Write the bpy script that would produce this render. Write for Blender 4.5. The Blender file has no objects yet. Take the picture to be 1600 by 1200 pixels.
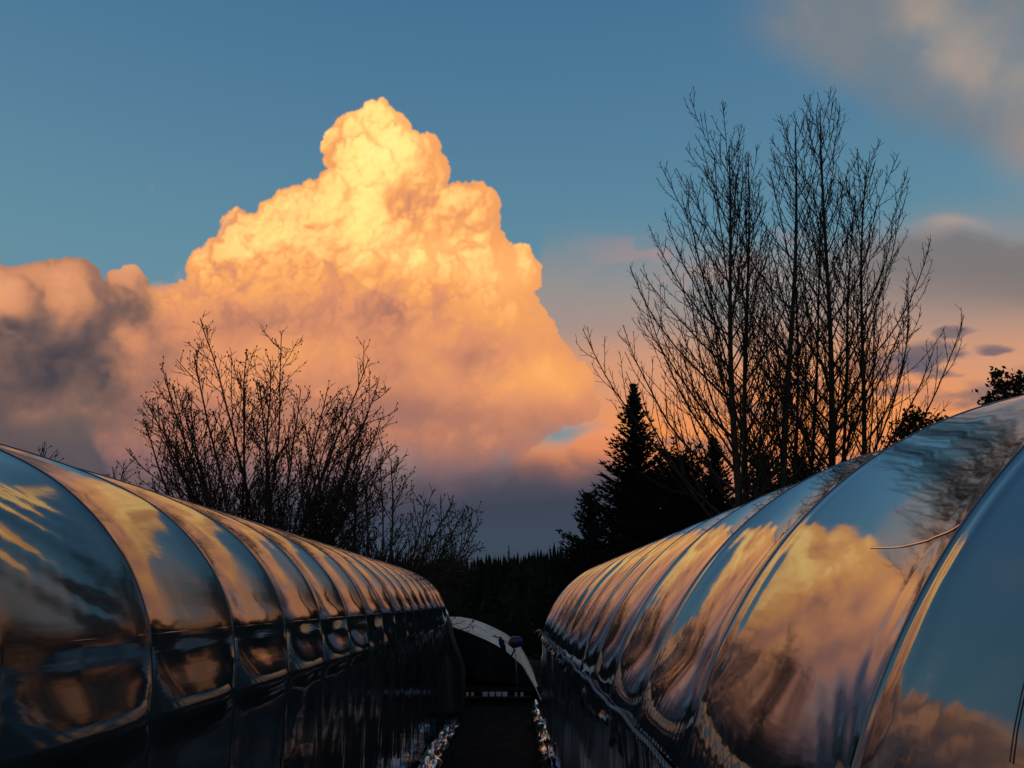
import bpy, math, random, bmesh
import numpy as np
from mathutils import Vector, Matrix, noise as mnoise
R = math.radians
scene = bpy.context.scene
col = scene.collection
random.seed(11)

# ------------------------------------------------------------------ CAMERA
EYE = 2.85
cam_data = bpy.data.cameras.new('camera'); cam = bpy.data.objects.new('camera', cam_data); col.objects.link(cam)
cam_data.sensor_width = 36; cam_data.lens = 36 * 1305 / 1600; cam_data.clip_start = 0.05; cam_data.clip_end = 6000
cam.location = (0, 0, EYE); cam.rotation_euler = (R(90) + math.atan(340 / 1305), 0, 0)
scene.camera = cam
scene.render.resolution_x, scene.render.resolution_y = 1024, 768
scene.view_settings.view_transform = 'Standard'; scene.view_settings.look = 'None'
scene.view_settings.exposure = 0; scene.view_settings.gamma = 1
scene.cycles.max_bounces = 6; scene.cycles.glossy_bounces = 4; scene.cycles.diffuse_bounces = 2
scene.cycles.use_denoising = True
scene.cycles.sample_clamp_indirect = 4

SAG_R, SAG_L = 0.072, 0.05
# ------------------------------------------------------------------ SKY (computed, not loaded)
# The evening sky is computed here as a patch of directions (azimuth x elevation); the world
# nodes carry it on round the rest of the horizon.
AZ0, AZ1, EL0, EL1 = -62.0, 62.0, -5.0, 60.0
STEP = 0.05
def lin(c):
    c = np.asarray(c, float) / 255.0
    return np.where(c <= 0.04045, c / 12.92, ((c + 0.055) / 1.055) ** 2.4)
def sst(a, b, x):
    t = np.clip((x - a) / (b - a), 0, 1)
    return t * t * (3 - 2 * t)
def vnoise(h, w, sx, sy, rng):
    """smooth value noise, cells of sx by sy texels"""
    gx, gy = int(w / sx) + 3, int(h / sy) + 3
    g = rng.random((gy, gx)).astype(np.float32)
    ox, oy = rng.random() , rng.random()
    x = np.arange(w) / sx + ox; y = np.arange(h) / sy + oy
    xi = x.astype(int); yi = y.astype(int)
    fx = x - xi; fy = y - yi
    fx = fx * fx * (3 - 2 * fx); fy = fy * fy * (3 - 2 * fy)
    rows = g[:, xi] * (1 - fx) + g[:, xi + 1] * fx
    return rows[yi] * (1 - fy)[:, None] + rows[yi + 1] * fy[:, None]
def fbm(h, w, s, rng, octs=5, ax=1.0, gain=0.5):
    o = np.zeros((h, w), np.float32); a = 1; t = 0
    for k in range(octs):
        o += a * vnoise(h, w, max(s * ax, 1.5), max(s, 1.5), rng); t += a
        a *= gain; s /= 2.03
    o -= o.mean()
    return o / (o.std() + 1e-6) * 0.42
def blur(a, s):
    h, w = a.shape; p = int(s * 3) + 2
    b = np.pad(a, p, mode='edge')
    fy = np.fft.fftfreq(b.shape[0])[:, None]; fx = np.fft.rfftfreq(b.shape[1])[None]
    g = np.exp(-2 * (np.pi * s) ** 2 * (fx * fx + fy * fy))
    return np.fft.irfft2(np.fft.rfft2(b) * g, b.shape)[p:p + h, p:p + w]
PITCH = math.atan(340 / 1305)
def pos_to_ang(x, y):
    """a place on the 1600 x 1200 tangent plane about the elevation 14.6 deg -> azimuth, elevation"""
    c, s = math.cos(PITCH), math.sin(PITCH)
    u = np.asarray(x, float) - 800; v = 600 - np.asarray(y, float)
    Y = 1305 * c - v * s; Z = 1305 * s + v * c
    return np.degrees(np.arctan2(u, Y)), np.degrees(np.arctan2(Z, np.hypot(u, Y)))
def billow(poly, x0, y0, w, h, rng, lv, flat=150.0):
    """height field of a cumulus tower: hierarchy of domes heaped inside an outline"""
    H = np.full((h, w), -1e3, np.float32)
    P = np.asarray(poly, float) - [x0, y0]
    A = P; B = np.roll(P, -1, 0)
    def dist(q):
        ab = B - A; t = np.clip(((q[:, None] - A) * ab).sum(2) / (ab * ab).sum(1), 0, 1)
        d = np.linalg.norm(q[:, None] - (A + t[..., None] * ab), axis=2).min(1)
        x, y = q[:, 0:1], q[:, 1:2]
        c = ((A[:, 1] > y) != (B[:, 1] > y)) & (x < (B[:, 0] - A[:, 0]) * (y - A[:, 1]) / (B[:, 1] - A[:, 1] + 1e-9) + A[:, 0])
        return np.where(c.sum(1) % 2 == 1, d, -d)
    mod = fbm(h, w, 90, rng, 2)
    for k, (n, r0, r1, lift) in enumerate(lv):
        q = np.stack([rng.uniform(P[:, 0].min() - 5, P[:, 0].max() + 5, n), rng.uniform(P[:, 1].min() - 5, P[:, 1].max() + 5, n)], 1)
        d = dist(q); lim = (0.25 if k == 0 else -0.1) * r0; q = q[d > lim]; d = d[d > lim]
        rr = r0 + (r1 - r0) * rng.random(len(q)) ** 2
        o = np.arange(len(q)) if k == 0 else rng.permutation(len(q))
        H0 = H.copy()
        for i in o:
            cx, cy = q[i]; r = min(rr[i], d[i] * 1.02 + (0 if k == 0 else .42 * r0)); ix, iy = int(cx), int(cy)
            if not (0 <= ix < w and 0 <= iy < h): continue
            if k == 0: zc = 1.15 * flat * (1 - math.exp(-d[i] / flat)) - 0.55 * r + rng.uniform(-12, 12)
            else:
                zc = H0[iy, ix]
                if zc < -500: zc = 0
                if mod[iy, ix] < -0.28 and d[i] > 2 * r and rng.random() < .75: continue
                zc += r * rng.uniform(-0.85, lift)
            a0, a1, b0, b1 = max(0, int(cx - r)), min(w, int(cx + r) + 2), max(0, int(cy - r)), min(h, int(cy + r) + 2)
            X = np.arange(a0, a1) - cx; Y = np.arange(b0, b1) - cy
            m = r * r - X[None] ** 2 * (0.85) - Y[:, None] ** 2
            z = np.where(m > 0, zc + np.sqrt(np.maximum(m, 0)), -1e3)
            H[b0:b1, a0:a1] = np.maximum(H[b0:b1, a0:a1], z)
    return H
def make_sky():
    rng = np.random.default_rng(7)
    w = int((AZ1 - AZ0) / STEP); h = int((EL1 - EL0) / STEP)
    az = AZ0 + (np.arange(w) + .5) * STEP; el = EL1 - (np.arange(h) + .5) * STEP   # row 0 at the top
    AZ, EL = np.meshgrid(az, el)
    ra, re = np.radians(AZ), np.radians(EL)
    dx, dy, dz = np.cos(re) * np.sin(ra), np.cos(re) * np.cos(ra), np.sin(re)
    c, s = math.cos(PITCH), math.sin(PITCH)
    f = dy * c + dz * s; f = np.maximum(f, 0.15)
    X = 800 + 1305 * dx / f; Y = 600 - 1305 * (-dy * s + dz * c) / f
    X = np.clip(X, -1800, 3400).astype(np.float32); Y = np.clip(Y, -2500, 1400).astype(np.float32)
    def ramp(v, ks):
        xs = [k[0] for k in ks]; cs = np.array([lin(k[1]) for k in ks])
        return np.stack([np.interp(v, xs, cs[:, i]) for i in range(3)], -1)
    img = ramp(EL, SKY_RAMP)
    def over(col, a):
        nonlocal img
        a = np.clip(a, 0, 1)[..., None]
        img = img * (1 - a) + col * a
    N1 = fbm(h, w, 170, rng, 6); N2 = fbm(h, w, 60, rng, 5); N3 = fbm(h, w, 150, rng, 6, ax=3.2); N4 = fbm(h, w, 40, rng, 5, ax=2.2)
    # --- thin warm veil on the right, thickening towards the horizon
    top = 375 - 0.02 * (X - 1000) - 60 * sst(1250, 1500, X) + 30 * N3
    top = top + 900 * (1 - sst(700, 860, X))
    a = 0.82 * sst(-25, 70, Y - top) * (0.8 + 0.2 * N3) + 0.18 * sst(20, 190, Y - top)
    a = a * (1 - .92 * np.exp(-((X - 872 + 14 * N2) / 62) ** 2 - ((Y - 676 + 6 * N4) / 22) ** 2))
    col = ramp(Y + 34 * N3 + 10 * N4, [(340, (140, 140, 142)), (420, (172, 146, 130)), (500, (190, 146, 122)), (570, (222, 154, 112)), (640, (238, 152, 96)),
                         (700, (246, 150, 82)), (760, (205, 122, 84)), (830, (120, 88, 88)), (900, (74, 70, 84))])
    over(col, a)
    # pink and blue mottles behind the tall trees
    over(lin((196, 142, 130)), .6 * sst(.05, .5, N4) * np.exp(-((X - 1110) / 150) ** 2 - ((Y - 392) / 46) ** 2))
    over(lin((120, 140, 150)), .55 * sst(.0, .5, N2) * np.exp(-((X - 1130) / 130) ** 2 - ((Y - 445) / 60) ** 2))
    # grey bank at the right
    g = sst(1290, 1430, X + 60 * N2 + 30 * N4) * sst(0, 34, Y - (352 - 16 * np.exp(-((X - 1500) / 50) ** 2) + 14 * N2 + 8 * N4)) * (1 - sst(410, 540, Y + 40 * N3 + .10 * (1600 - X)))
    over(ramp(Y + 18 * N2, [(340, (150, 140, 136)), (375, (120, 117, 120)), (470, (124, 114, 114)), (540, (160, 130, 118))]), .88 * g)
    over(lin((190, 158, 144)), .55 * np.exp(-((X - 1490) / 44) ** 2) * np.exp(-((Y - 345 - 6 * N4 + .0022 * (X - 1490) ** 2 * -1) / 9) ** 2))
    N5 = fbm(h, w, 15, np.random.default_rng(3), 4, ax=2.6); N6 = fbm(h, w, 34, np.random.default_rng(4), 4, ax=2.8)
    # small slate cloudlets in front of the glow
    for cx, cy, rx, ry, k in [(1455, 560, 62, 26, .9), (1400, 572, 95, 18, .7), (1482, 517, 34, 10, .8), (1560, 548, 36, 9, .85), (1475, 590, 46, 12, .75), (1330, 520, 0.1, 0.1, 0),
                              (1545, 618, 110, 22, .7), (1180, 640, 70, 13, .5), (1300, 668, 60, 9, .5), (1060, 690, 60, 10, .5), (1240, 600, 50, 10, .35), (1420, 610, 70, 9, .6), (1700, 590, 120, 26, .7)]:
        if rx < 1: continue
        q = ((X - cx + 30 * N6 + 12 * N5) / rx) ** 2 + ((Y - cy + 8 * N6 + 4 * N5) / ry) ** 2
        over(lin((104, 97, 108)) + 0 * img, k * (1 - sst(.0, 1.5, q + .75 * N5 + .8 * N6)))
    # --- high grey stratus at the upper right
    e = (Y - (150 + 0.42 * (X - 1330)) + 34 * N1 + 14 * N3)          # lower edge, sloping down to the right
    a = (1 - sst(-60, 30, e)) * sst(1090, 1330, X + .35 * Y + 70 * N1) * .9
    a *= sst(-900, -200, Y)
    over(ramp(N1 * 80 + N2 * 25, [(-60, (108, 126, 140)), (0, (123, 129, 135)), (60, (140, 134, 132))]), a)
    band = np.exp(-((Y - (15 + 0.62 * (X - 1440)) + 40 * N1) / 60) ** 2) * sst(1340, 1480, X + 50 * N2)
    over(lin((178, 158, 142)), .7 * band * (0.8 + .5 * N2))
    over(lin((172, 146, 134)), .55 * sst(1500, 1640, X) * np.exp(-((Y - 230) / 60) ** 2))
    # --- slate bank along the horizon
    a = sst(-40, 60, Y - (715 + 26 * N1 + 14 * N2) - 60 * sst(960, 1060, X) + 0 * X) * (1 - .65 * sst(960, 1120, X))
    slate = ramp(Y + 20 * N3 + 8 * N4, [(660, (150, 112, 104)), (715, (118, 98, 100)), (755, (78, 77, 90)), (800, (62, 68, 84)), (860, (62, 74, 90)), (940, (52, 60, 74))])
    over(slate, a)
    # --- heaped bank on the left, behind the tower, mostly in shade
    def heap(poly, lv, flat):
        a_, e_ = pos_to_ang([p[0] for p in poly], [p[1] for p in poly])
        pt = np.stack([(a_ - AZ0) / STEP, (EL1 - e_) / STEP], 1)
        x0, y0 = max(0, int(pt[:, 0].min()) - 20), int(pt[:, 1].min()) - 20
        x1, y1 = min(w, int(pt[:, 0].max()) + 20), min(h, int(pt[:, 1].max()) + 20)
        return billow(pt, x0, y0, x1 - x0, y1 - y0, rng, lv, flat), (slice(y0, y1), slice(x0, x1))
    def shade(Hf, sg, amp):
        b = blur(Hf, sg); gy, gx = np.gradient(b)
        nz = 1 / np.sqrt(1 + (gx * amp) ** 2 + (gy * amp) ** 2)
        return nz * (0.90 + 0.30 * (gx * amp) + 0.34 * (gy * amp))
    HB, sl = heap([(-1150, 700), (-900, 470), (-700, 400), (-520, 440), (-360, 420), (-250, 455), (-120, 425), (-60, 440), (-20, 412), (20, 418), (60, 410), (100, 402), (140, 414), (160, 446), (176, 430), (196, 416), (222, 426),
                   (236, 452), (300, 462), (360, 800), (-1150, 830)], [(160, 30, 80, 0), (500, 16, 36, .15), (2200, 7, 16, .12), (7000, 3, 7, .1)], 120.)
    xs, ys = X[sl], Y[sl]; cov = (HB > -500).astype(np.float32); Hf = np.where(HB > -500, HB, -6)
    f_ = .30 * (shade(Hf, 12, .8) - .82) + .26 * (shade(Hf, 5, .6) - .85) + .12 * (shade(Hf, 2, .42) - .88)
    f_ = np.where(f_ < 0, -.15 * np.tanh(-f_ / .15), f_)
    def gs(cx, cy, rx, ry): return np.exp(-((xs + 14 * N4[sl] - cx) / rx) ** 2 - ((ys + 12 * N2[sl] - cy) / ry) ** 2)
    wy = ys + 30 * N1[sl] + 12 * N2[sl]
    t = np.interp(wy, [400, 450, 520, 600, 640, 700, 780], [.46, .39, .29, .24, .19, .12, .03]) + 1.1 * f_ * (1 - .5 * sst(520, 640, ys)) + .10 * N2[sl] + .03 * N4[sl]
    t = t - .22 * gs(20, 530, 60, 40) - .18 * gs(75, 490, 30, 50) - .14 * gs(150, 545, 40, 40) - .12 * gs(60, 580, 80, 34) + .10 * gs(10, 470, 40, 36) + .12 * gs(110, 470, 36, 50) + .08 * gs(130, 640, 50, 14) + .08 * gs(60, 650, 40, 12)
    t = t - .18 * sst(-150, -500, xs) + .05 * N3[sl] - .06 * sst(160, 60, xs) * sst(470, 520, ys)
    colL = ramp(t, [(-.1, (74, 68, 76)), (.05, (98, 82, 82)), (.16, (122, 95, 88)), (.28, (158, 114, 94)), (.40, (206, 140, 102)), (.52, (222, 152, 112)), (.75, (240, 172, 116))])
    m = sst(.3, .8, blur(cov, 2.2) + .10 * N4[sl]); m = m * (1 - sst(250, 420, xs)) * (1 - sst(700, 800, wy))
    A = np.zeros((h, w), np.float32); A[sl] = m
    C = np.zeros((h, w, 3), np.float32); C[sl] = colL
    over(C, A)
    # grey murk under the bank
    a = .9 * sst(600, 720, Y + 24 * N1 + 18 * N3) * (1 - sst(330, 620, X))
    over(ramp(Y + 26 * N2, [(580, (136, 110, 102)), (650, (116, 100, 98)), (720, (88, 80, 88)), (800, (62, 66, 80)), (900, (48, 56, 70))]), a)
    # --- the cumulus tower
    poly = [(170, 480), (235, 452), (268, 446), (300, 436), (302, 398), (328, 382), (345, 352), (365, 328), (400, 334), (435, 302), (488, 290), (516, 256), (508, 226), (516, 205), (545, 183),
            (575, 166), (596, 164), (625, 180), (650, 202), (676, 216), (690, 250), (697, 280), (690, 296), (722, 285), (748, 284), (769, 303), (772, 340), (783, 370), (818, 384), (839, 418),
            (832, 452), (850, 482), (866, 520), (890, 546), (914, 580), (934, 622), (922, 648), (884, 656), (845, 676), (828, 700), (800, 740), (700, 800), (400, 820), (200, 800), (120, 640)]
    a_, e_ = pos_to_ang([p[0] for p in poly], [p[1] for p in poly])
    pt = np.stack([(a_ - AZ0) / STEP, (EL1 - e_) / STEP], 1)
    bx0, by0 = int(pt[:, 0].min()) - 20, int(pt[:, 1].min()) - 20
    bw, bh = int(pt[:, 0].max()) + 20 - bx0, int(pt[:, 1].max()) + 20 - by0
    H = billow(pt, bx0, by0, bw, bh, rng, [(260, 30, 95, 0), (900, 16, 40, .15), (5200, 6, 17, .12), (30000, 2.2, 6.5, .1)])
    sl = (slice(by0, by0 + bh), slice(bx0, bx0 + bw))
    # tear the domes a little: warp the height field with turbulence and add fine relief
    wn = [fbm(bh, bw, 46, rng, 5, gain=.62) for _ in range(2)]
    jj, ii = np.meshgrid(np.arange(bw), np.arange(bh))
    H = H[np.clip((ii + 5.5 * wn[0]).astype(int), 0, bh - 1), np.clip((jj + 5.5 * wn[1]).astype(int), 0, bw - 1)]
    cov = (H > -500).astype(np.float32)
    Hf = np.where(H > -500, H + 3.2 * fbm(bh, bw, 24, rng, 5, gain=.6), -6)
    xs, ys = X[sl], Y[sl]
    def shade2(sg, amp):
        b = blur(Hf, sg); gy, gx = np.gradient(b)
        nz = 1 / np.sqrt(1 + (gx * amp) ** 2 + (gy * amp) ** 2)
        return nz * (0.90 + (-0.22) * (-gx * amp) * -1 * 0 + 0.30 * (gx * amp) * 1 + 0.34 * (gy * amp)), nz
    s1, n1 = shade2(9, .8); s2, n2 = shade2(3.2, .6); s3, n3 = shade2(1.3, .42)
    ao = (Hf - blur(Hf, 16)) / 26.; ao2 = (Hf - blur(Hf, 4)) / 8.
    form = .30 * (s1 - .82) + .24 * (s2 - .85) + .25 * (s3 - .88) + .06 * np.clip(ao, -1.2, .9) + .05 * np.clip(ao2, -1.5, 1)
    form = np.where(form < 0, -.16 * np.tanh(-form / .16), form)
    def gs(cx, cy, rx, ry=None): return np.exp(-((xs - cx) / rx) ** 2 - ((ys - cy) / (ry or rx)) ** 2)
    form = np.where(form < 0, form * (1 - .5 * sst(330, 440, ys)), form)
    n1_, n2_, n3_ = N1[sl], N2[sl], fbm(bh, bw, 34, rng, 5)
    wy = ys + 30 * n1_ + 9 * n2_
    G = np.interp(wy, [160, 330, 430, 470, 520, 620, 680, 740, 800], [.76, .70, .62, .56, .52, .46, .36, .20, .08])
    G = G + .24 * gs(592, 240, 42, 60) + .16 * gs(560, 330, 46, 50) + .14 * gs(665, 392, 70, 36) + .08 * gs(400, 385, 70, 30) + .10 * gs(800, 430, 40, 60) + .12 * gs(860, 590, 80, 45)
    G = G - .13 * gs(640, 318, 46, 26) - .09 * gs(640, 480, 120, 34) - .14 * gs(420, 500, 120, 30) - .07 * gs(600, 570, 40, 90) - .08 * gs(720, 300, 20, 40) - .18 * gs(230, 560, 90, 110) - .07 * gs(610, 430, 20, 15) - .1 * gs(740, 560, 60, 30)
    G = G - .10 * gs(560, 640, 220, 30)
    fade = 1 - .78 * sst(390, 540, wy)
    t = G + form * 1.15 * fade + .035 * n2_ + .035 * n3_ * (1 - fade) + .05 * n1_
    # flank of the front dome, softly edged, that stands before the tower at the left
    ed = ys - (392 + .0022 * (xs - 430) ** 2 * 1.0 + 10 * n3_ + 12 * n2_)
    t = t - .10 * sst(-3, 5, ed) * (1 - sst(10, 150, ed)) * sst(290, 340, xs) * (1 - sst(560, 650, xs))
    t = t - .0 * ao
    colT = ramp(t, [(-.1, (52, 58, 72)), (.08, (92, 82, 92)), (.2, (138, 104, 104)), (.34, (184, 124, 102)), (.46, (224, 148, 106)), (.58, (246, 168, 100)), (.70, (254, 192, 114)),
                    (.82, (255, 214, 130)), (.93, (255, 233, 138)), (1.1, (255, 246, 156))])
    colT = colT * np.stack([1 + .38 * sst(.5, 1.0, t), 1 - .02 * t, 1 - .05 * t], -1)
    m = blur(cov, .8); m2 = blur(cov, 3.5)
    n4_ = fbm(bh, bw, 16, rng, 4)
    soft = sst(650, 730, ys + 20 * n2_) * .7 + sst(300, 220, xs)
    m = m * (1 - np.clip(soft, 0, 1)) + sst(.25, .9, blur(cov, 9) + .30 * n3_ + .16 * n4_) * np.clip(soft, 0, 1)
    m = m * (1 - sst(660, 800, ys + 34 * n2_ + 20 * n1_ + .12 * (xs - 800))) * sst(150, 330, xs + 60 * n2_ + 30 * n3_ + .25 * (ys - 440))
    A = np.zeros((h, w), np.float32); A[sl] = m
    C = np.zeros((h, w, 3), np.float32); C[sl] = colT
    over(C, A)
    # small salmon puff beside the spruce
    q = ((X - 928 + 10 * N2) / 44) ** 2 + ((Y - 700 + 8 * N4 - .25 * (X - 928) * -1) / 30) ** 2
    over(ramp(Y + 12 * N4, [(660, (240, 158, 112)), (700, (226, 138, 94)), (730, (130, 100, 98))]), (1 - sst(.6, 1.2, q + .35 * N2 + .2 * N4)) * .95)
    # thin scud across the lower tower
    over(lin((86, 80, 92)), .5 * sst(.1, .6, N3) * np.exp(-((Y - 742) / 26) ** 2) * (1 - sst(930, 1000, X)))
    return np.clip(img, 0, 2.0).astype(np.float32), (w, h)
SKY_RAMP = [(-6, (50, 56, 66)), (0, (70, 78, 90)), (7, (120, 142, 150)), (14, (112, 146, 160)), (22, (99, 141, 160)), (30, (84, 128, 156)), (40, (68, 112, 148)), (55, (48, 88, 126)), (90, (28, 58, 94))]
def N(nt, typ, **kw):
    n = nt.nodes.new(typ)
    for k, v in kw.items(): setattr(n, k, v)
    return n
def mth(nt, op, a, b=None, c=None, clamp=False):
    n = nt.nodes.new('ShaderNodeMath'); n.operation = op; n.use_clamp = clamp
    for i, v in enumerate((a, b, c)):
        if v is None: continue
        if isinstance(v, (int, float)): n.inputs[i].default_value = v
        else: nt.links.new(v, n.inputs[i])
    return n.outputs[0]
def ramp_node(nt, fac, stops):
    r = nt.nodes.new('ShaderNodeValToRGB'); e = r.color_ramp.elements
    while len(e) < len(stops): e.new(0.5)
    for el_, (p, c) in zip(e, stops):
        el_.position = p; el_.color = (*c, 1)
    nt.links.new(fac, r.inputs[0]); return r.outputs[0]
def mixc(nt, f, a, b):
    n = nt.nodes.new('ShaderNodeMix'); n.data_type = 'RGBA'
    for s_, v in ((n.inputs[0], f), (n.inputs[6], a), (n.inputs[7], b)):
        if isinstance(v, (int, float)): s_.default_value = v
        elif isinstance(v, tuple): s_.default_value = (*v, 1)
        else: nt.links.new(v, s_)
    return n.outputs[2]

sky_px, (sw, sh) = make_sky()
simg = bpy.data.images.new('evening_sky', sw, sh, alpha=False, float_buffer=True)
buf = np.ones((sh, sw, 4), np.float32); buf[..., :3] = sky_px[::-1]
simg.colorspace_settings.name = 'Linear Rec.709'
simg.pixels.foreach_set(buf.ravel()); simg.update(); simg.pack()
world = bpy.data.worlds.new('World'); scene.world = world; world.use_nodes = True
wt = world.node_tree; wt.nodes.clear()
tc = N(wt, 'ShaderNodeTexCoord'); sp = N(wt, 'ShaderNodeSeparateXYZ'); wt.links.new(tc.outputs['Generated'], sp.inputs[0])
azr = mth(wt, 'ARCTAN2', sp.outputs[0], sp.outputs[1]); elr = mth(wt, 'ARCSINE', sp.outputs[2])
azd = mth(wt, 'MULTIPLY', azr, 180 / math.pi); eld = mth(wt, 'MULTIPLY', elr, 180 / math.pi)
u = mth(wt, 'DIVIDE', mth(wt, 'SUBTRACT', azd, AZ0), AZ1 - AZ0); v = mth(wt, 'DIVIDE', mth(wt, 'SUBTRACT', eld, EL0), EL1 - EL0)
cb = N(wt, 'ShaderNodeCombineXYZ'); wt.links.new(u, cb.inputs[0]); wt.links.new(v, cb.inputs[1])
it = N(wt, 'ShaderNodeTexImage', image=simg, extension='EXTEND', interpolation='Linear'); wt.links.new(cb.outputs[0], it.inputs[0])
# the rest of the sky: the same blue, with the same kind of torn evening stratus, all the way round
e01 = mth(wt, 'DIVIDE', mth(wt, 'ADD', eld, 6.0), 96.0, clamp=True)
base = ramp_node(wt, e01, [((k + 6) / 96.0, tuple(lin(c))) for k, c in SKY_RAMP])
# low clouds seen as a plane overhead: direction / height
den = mth(wt, 'ADD', mth(wt, 'MAXIMUM', sp.outputs[2], 0.0), 0.12)
pl = N(wt, 'ShaderNodeCombineXYZ'); wt.links.new(mth(wt, 'DIVIDE', sp.outputs[0], den), pl.inputs[0]); wt.links.new(mth(wt, 'DIVIDE', sp.outputs[1], den), pl.inputs[1])
ns = N(wt, 'ShaderNodeTexNoise'); ns.inputs['Scale'].default_value = 0.9; ns.inputs['Detail'].default_value = 7; ns.inputs['Distortion'].default_value = .35
wt.links.new(pl.outputs[0], ns.inputs['Vector'])
cm = ramp_node(wt, ns.outputs[0], [(0.0, (0, 0, 0)), (0.47, (0, 0, 0)), (0.66, (.85, .85, .85)), (1, (1, 1, 1))])
ccol = ramp_node(wt, e01, [(0.0, tuple(lin((70, 66, 76)))), (0.12, tuple(lin((170, 116, 96)))), (0.22, tuple(lin((214, 150, 108)))), (0.40, tuple(lin((160, 138, 128)))), (1.0, tuple(lin((104, 114, 128))))])
rest = mixc(wt, cm, base, ccol)
inside = mth(wt, 'MULTIPLY', ramp_node(wt, mth(wt, 'DIVIDE', mth(wt, 'ABSOLUTE', azd), 62.0, clamp=True), [(0, (1, 1, 1)), (0.80, (1, 1, 1)), (0.99, (0, 0, 0)), (1, (0, 0, 0))]),
             ramp_node(wt, v, [(0, (1, 1, 1)), (0.84, (1, 1, 1)), (0.99, (0, 0, 0)), (1, (0, 0, 0))]))
full = mixc(wt, inside, rest, it.outputs[0])
bg = N(wt, 'ShaderNodeBackground'); wt.links.new(full, bg.inputs[0]); bg.inputs[1].default_value = 1.0
wo = N(wt, 'ShaderNodeOutputWorld'); wt.links.new(bg.outputs[0], wo.inputs[0])
# the sun has left the ground: only a trace of its warm light, very low behind the camera
sd = bpy.data.lights.new('sun', 'SUN'); sd.energy = 0.04; sd.angle = R(8); sd.color = (1, .62, .34)
sun = bpy.data.objects.new('sun', sd); col.objects.link(sun)
sun.rotation_euler = Vector((0.35, 1.0, -0.10)).to_track_quat('-Z', 'Y').to_euler()

# ------------------------------------------------------------------ HELPERS
def tag(o, label=None, cat=None, group=None, kind=None):
    for k, v in (('label', label), ('category', cat), ('group', group), ('kind', kind)):
        if v: o[k] = v
    return o
def empty(name, loc=(0, 0, 0), label=None, cat=None, group=None):
    o = bpy.data.objects.new(name, None); o.location = loc; col.objects.link(o); o.empty_display_size = .2
    return tag(o, label, cat, group)
def link(name, me, parent=None):
    o = bpy.data.objects.new(name, me); col.objects.link(o)
    if parent is not None:
        o.parent = parent; o.matrix_parent_inverse = Matrix.Translation(-Vector(parent.location))
    return o
class MB:
    """collects faces, then becomes one mesh object"""
    def __init__(s): s.v = []; s.f = []
    def add(s, vs, fs):
        o = len(s.v); s.v.extend(vs); s.f.extend([tuple(i + o for i in f) for f in fs])
    def box(s, a, b):
        (x0, y0, z0), (x1, y1, z1) = a, b
        s.add([(x0, y0, z0), (x1, y0, z0), (x1, y1, z0), (x0, y1, z0), (x0, y0, z1), (x1, y0, z1), (x1, y1, z1), (x0, y1, z1)],
              [(0, 3, 2, 1), (4, 5, 6, 7), (0, 1, 5, 4), (1, 2, 6, 5), (2, 3, 7, 6), (3, 0, 4, 7)])
    def tube(s, pts, rad, n=6, cap=True):
        pts = [Vector(p) for p in pts]; rs = rad if isinstance(rad, (list, tuple)) else [rad] * len(pts)
        d0 = (pts[1] - pts[0]).normalized(); ref = Vector((0, 0, 1)) if abs(d0.z) < .9 else Vector((1, 0, 0))
        a = d0.cross(ref).normalized(); o = len(s.v); V = s.v; F = s.f
        for i, p in enumerate(pts):
            if i == 0: d = d0
            elif i == len(pts) - 1: d = (p - pts[i - 1])
            else: d = pts[i + 1] - pts[i - 1]
            if d.length < 1e-9: d = d0
            d = d.normalized(); a = (a - d * a.dot(d))
            a = a.normalized() if a.length > 1e-6 else d.orthogonal().normalized()
            b = d.cross(a); r = rs[i]
            for k in range(n):
                t = 2 * math.pi * k / n; q = p + a * (math.cos(t) * r) + b * (math.sin(t) * r); V.append((q.x, q.y, q.z))
        for i in range(len(pts) - 1):
            for k in range(n):
                k2 = (k + 1) % n; F.append((o + i * n + k, o + i * n + k2, o + (i + 1) * n + k2, o + (i + 1) * n + k))
        if cap:
            F.append(tuple(o + k for k in range(n))[::-1]); F.append(tuple(o + (len(pts) - 1) * n + k for k in range(n)))
    def ball(s, c, r, n=6, m=4, sc=(1, 1, 1)):
        vs = []; fs = []
        for i in range(m + 1):
            th = math.pi * i / m
            for k in range(n):
                ph = 2 * math.pi * k / n
                vs.append((c[0] + r * sc[0] * math.sin(th) * math.cos(ph), c[1] + r * sc[1] * math.sin(th) * math.sin(ph), c[2] + r * sc[2] * math.cos(th)))
        for i in range(m):
            for k in range(n):
                k2 = (k + 1) % n; fs.append((i * n + k, (i + 1) * n + k, (i + 1) * n + k2, i * n + k2))
        s.add(vs, fs)
    def build(s, name, mat, parent=None, smooth=True):
        me = bpy.data.meshes.new(name); me.from_pydata(s.v, [], s.f); me.materials.append(mat)
        if smooth: me.polygons.foreach_set('use_smooth', [True] * len(me.polygons))
        me.update(); return link(name, me, parent)
def grid_mesh(name, P, mat, parent=None):
    """P: (rows, cols, 3) array of points -> one smooth sheet"""
    h, w = P.shape[:2]; idx = np.arange(h * w).reshape(h, w)
    f = np.stack([idx[:-1, :-1], idx[:-1, 1:], idx[1:, 1:], idx[1:, :-1]], -1).reshape(-1, 4)
    me = bpy.data.meshes.new(name); me.from_pydata(P.reshape(-1, 3).tolist(), [], f.tolist()); me.materials.append(mat)
    me.polygons.foreach_set('use_smooth', [True] * len(me.polygons)); me.update()
    return link(name, me, parent)
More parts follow.
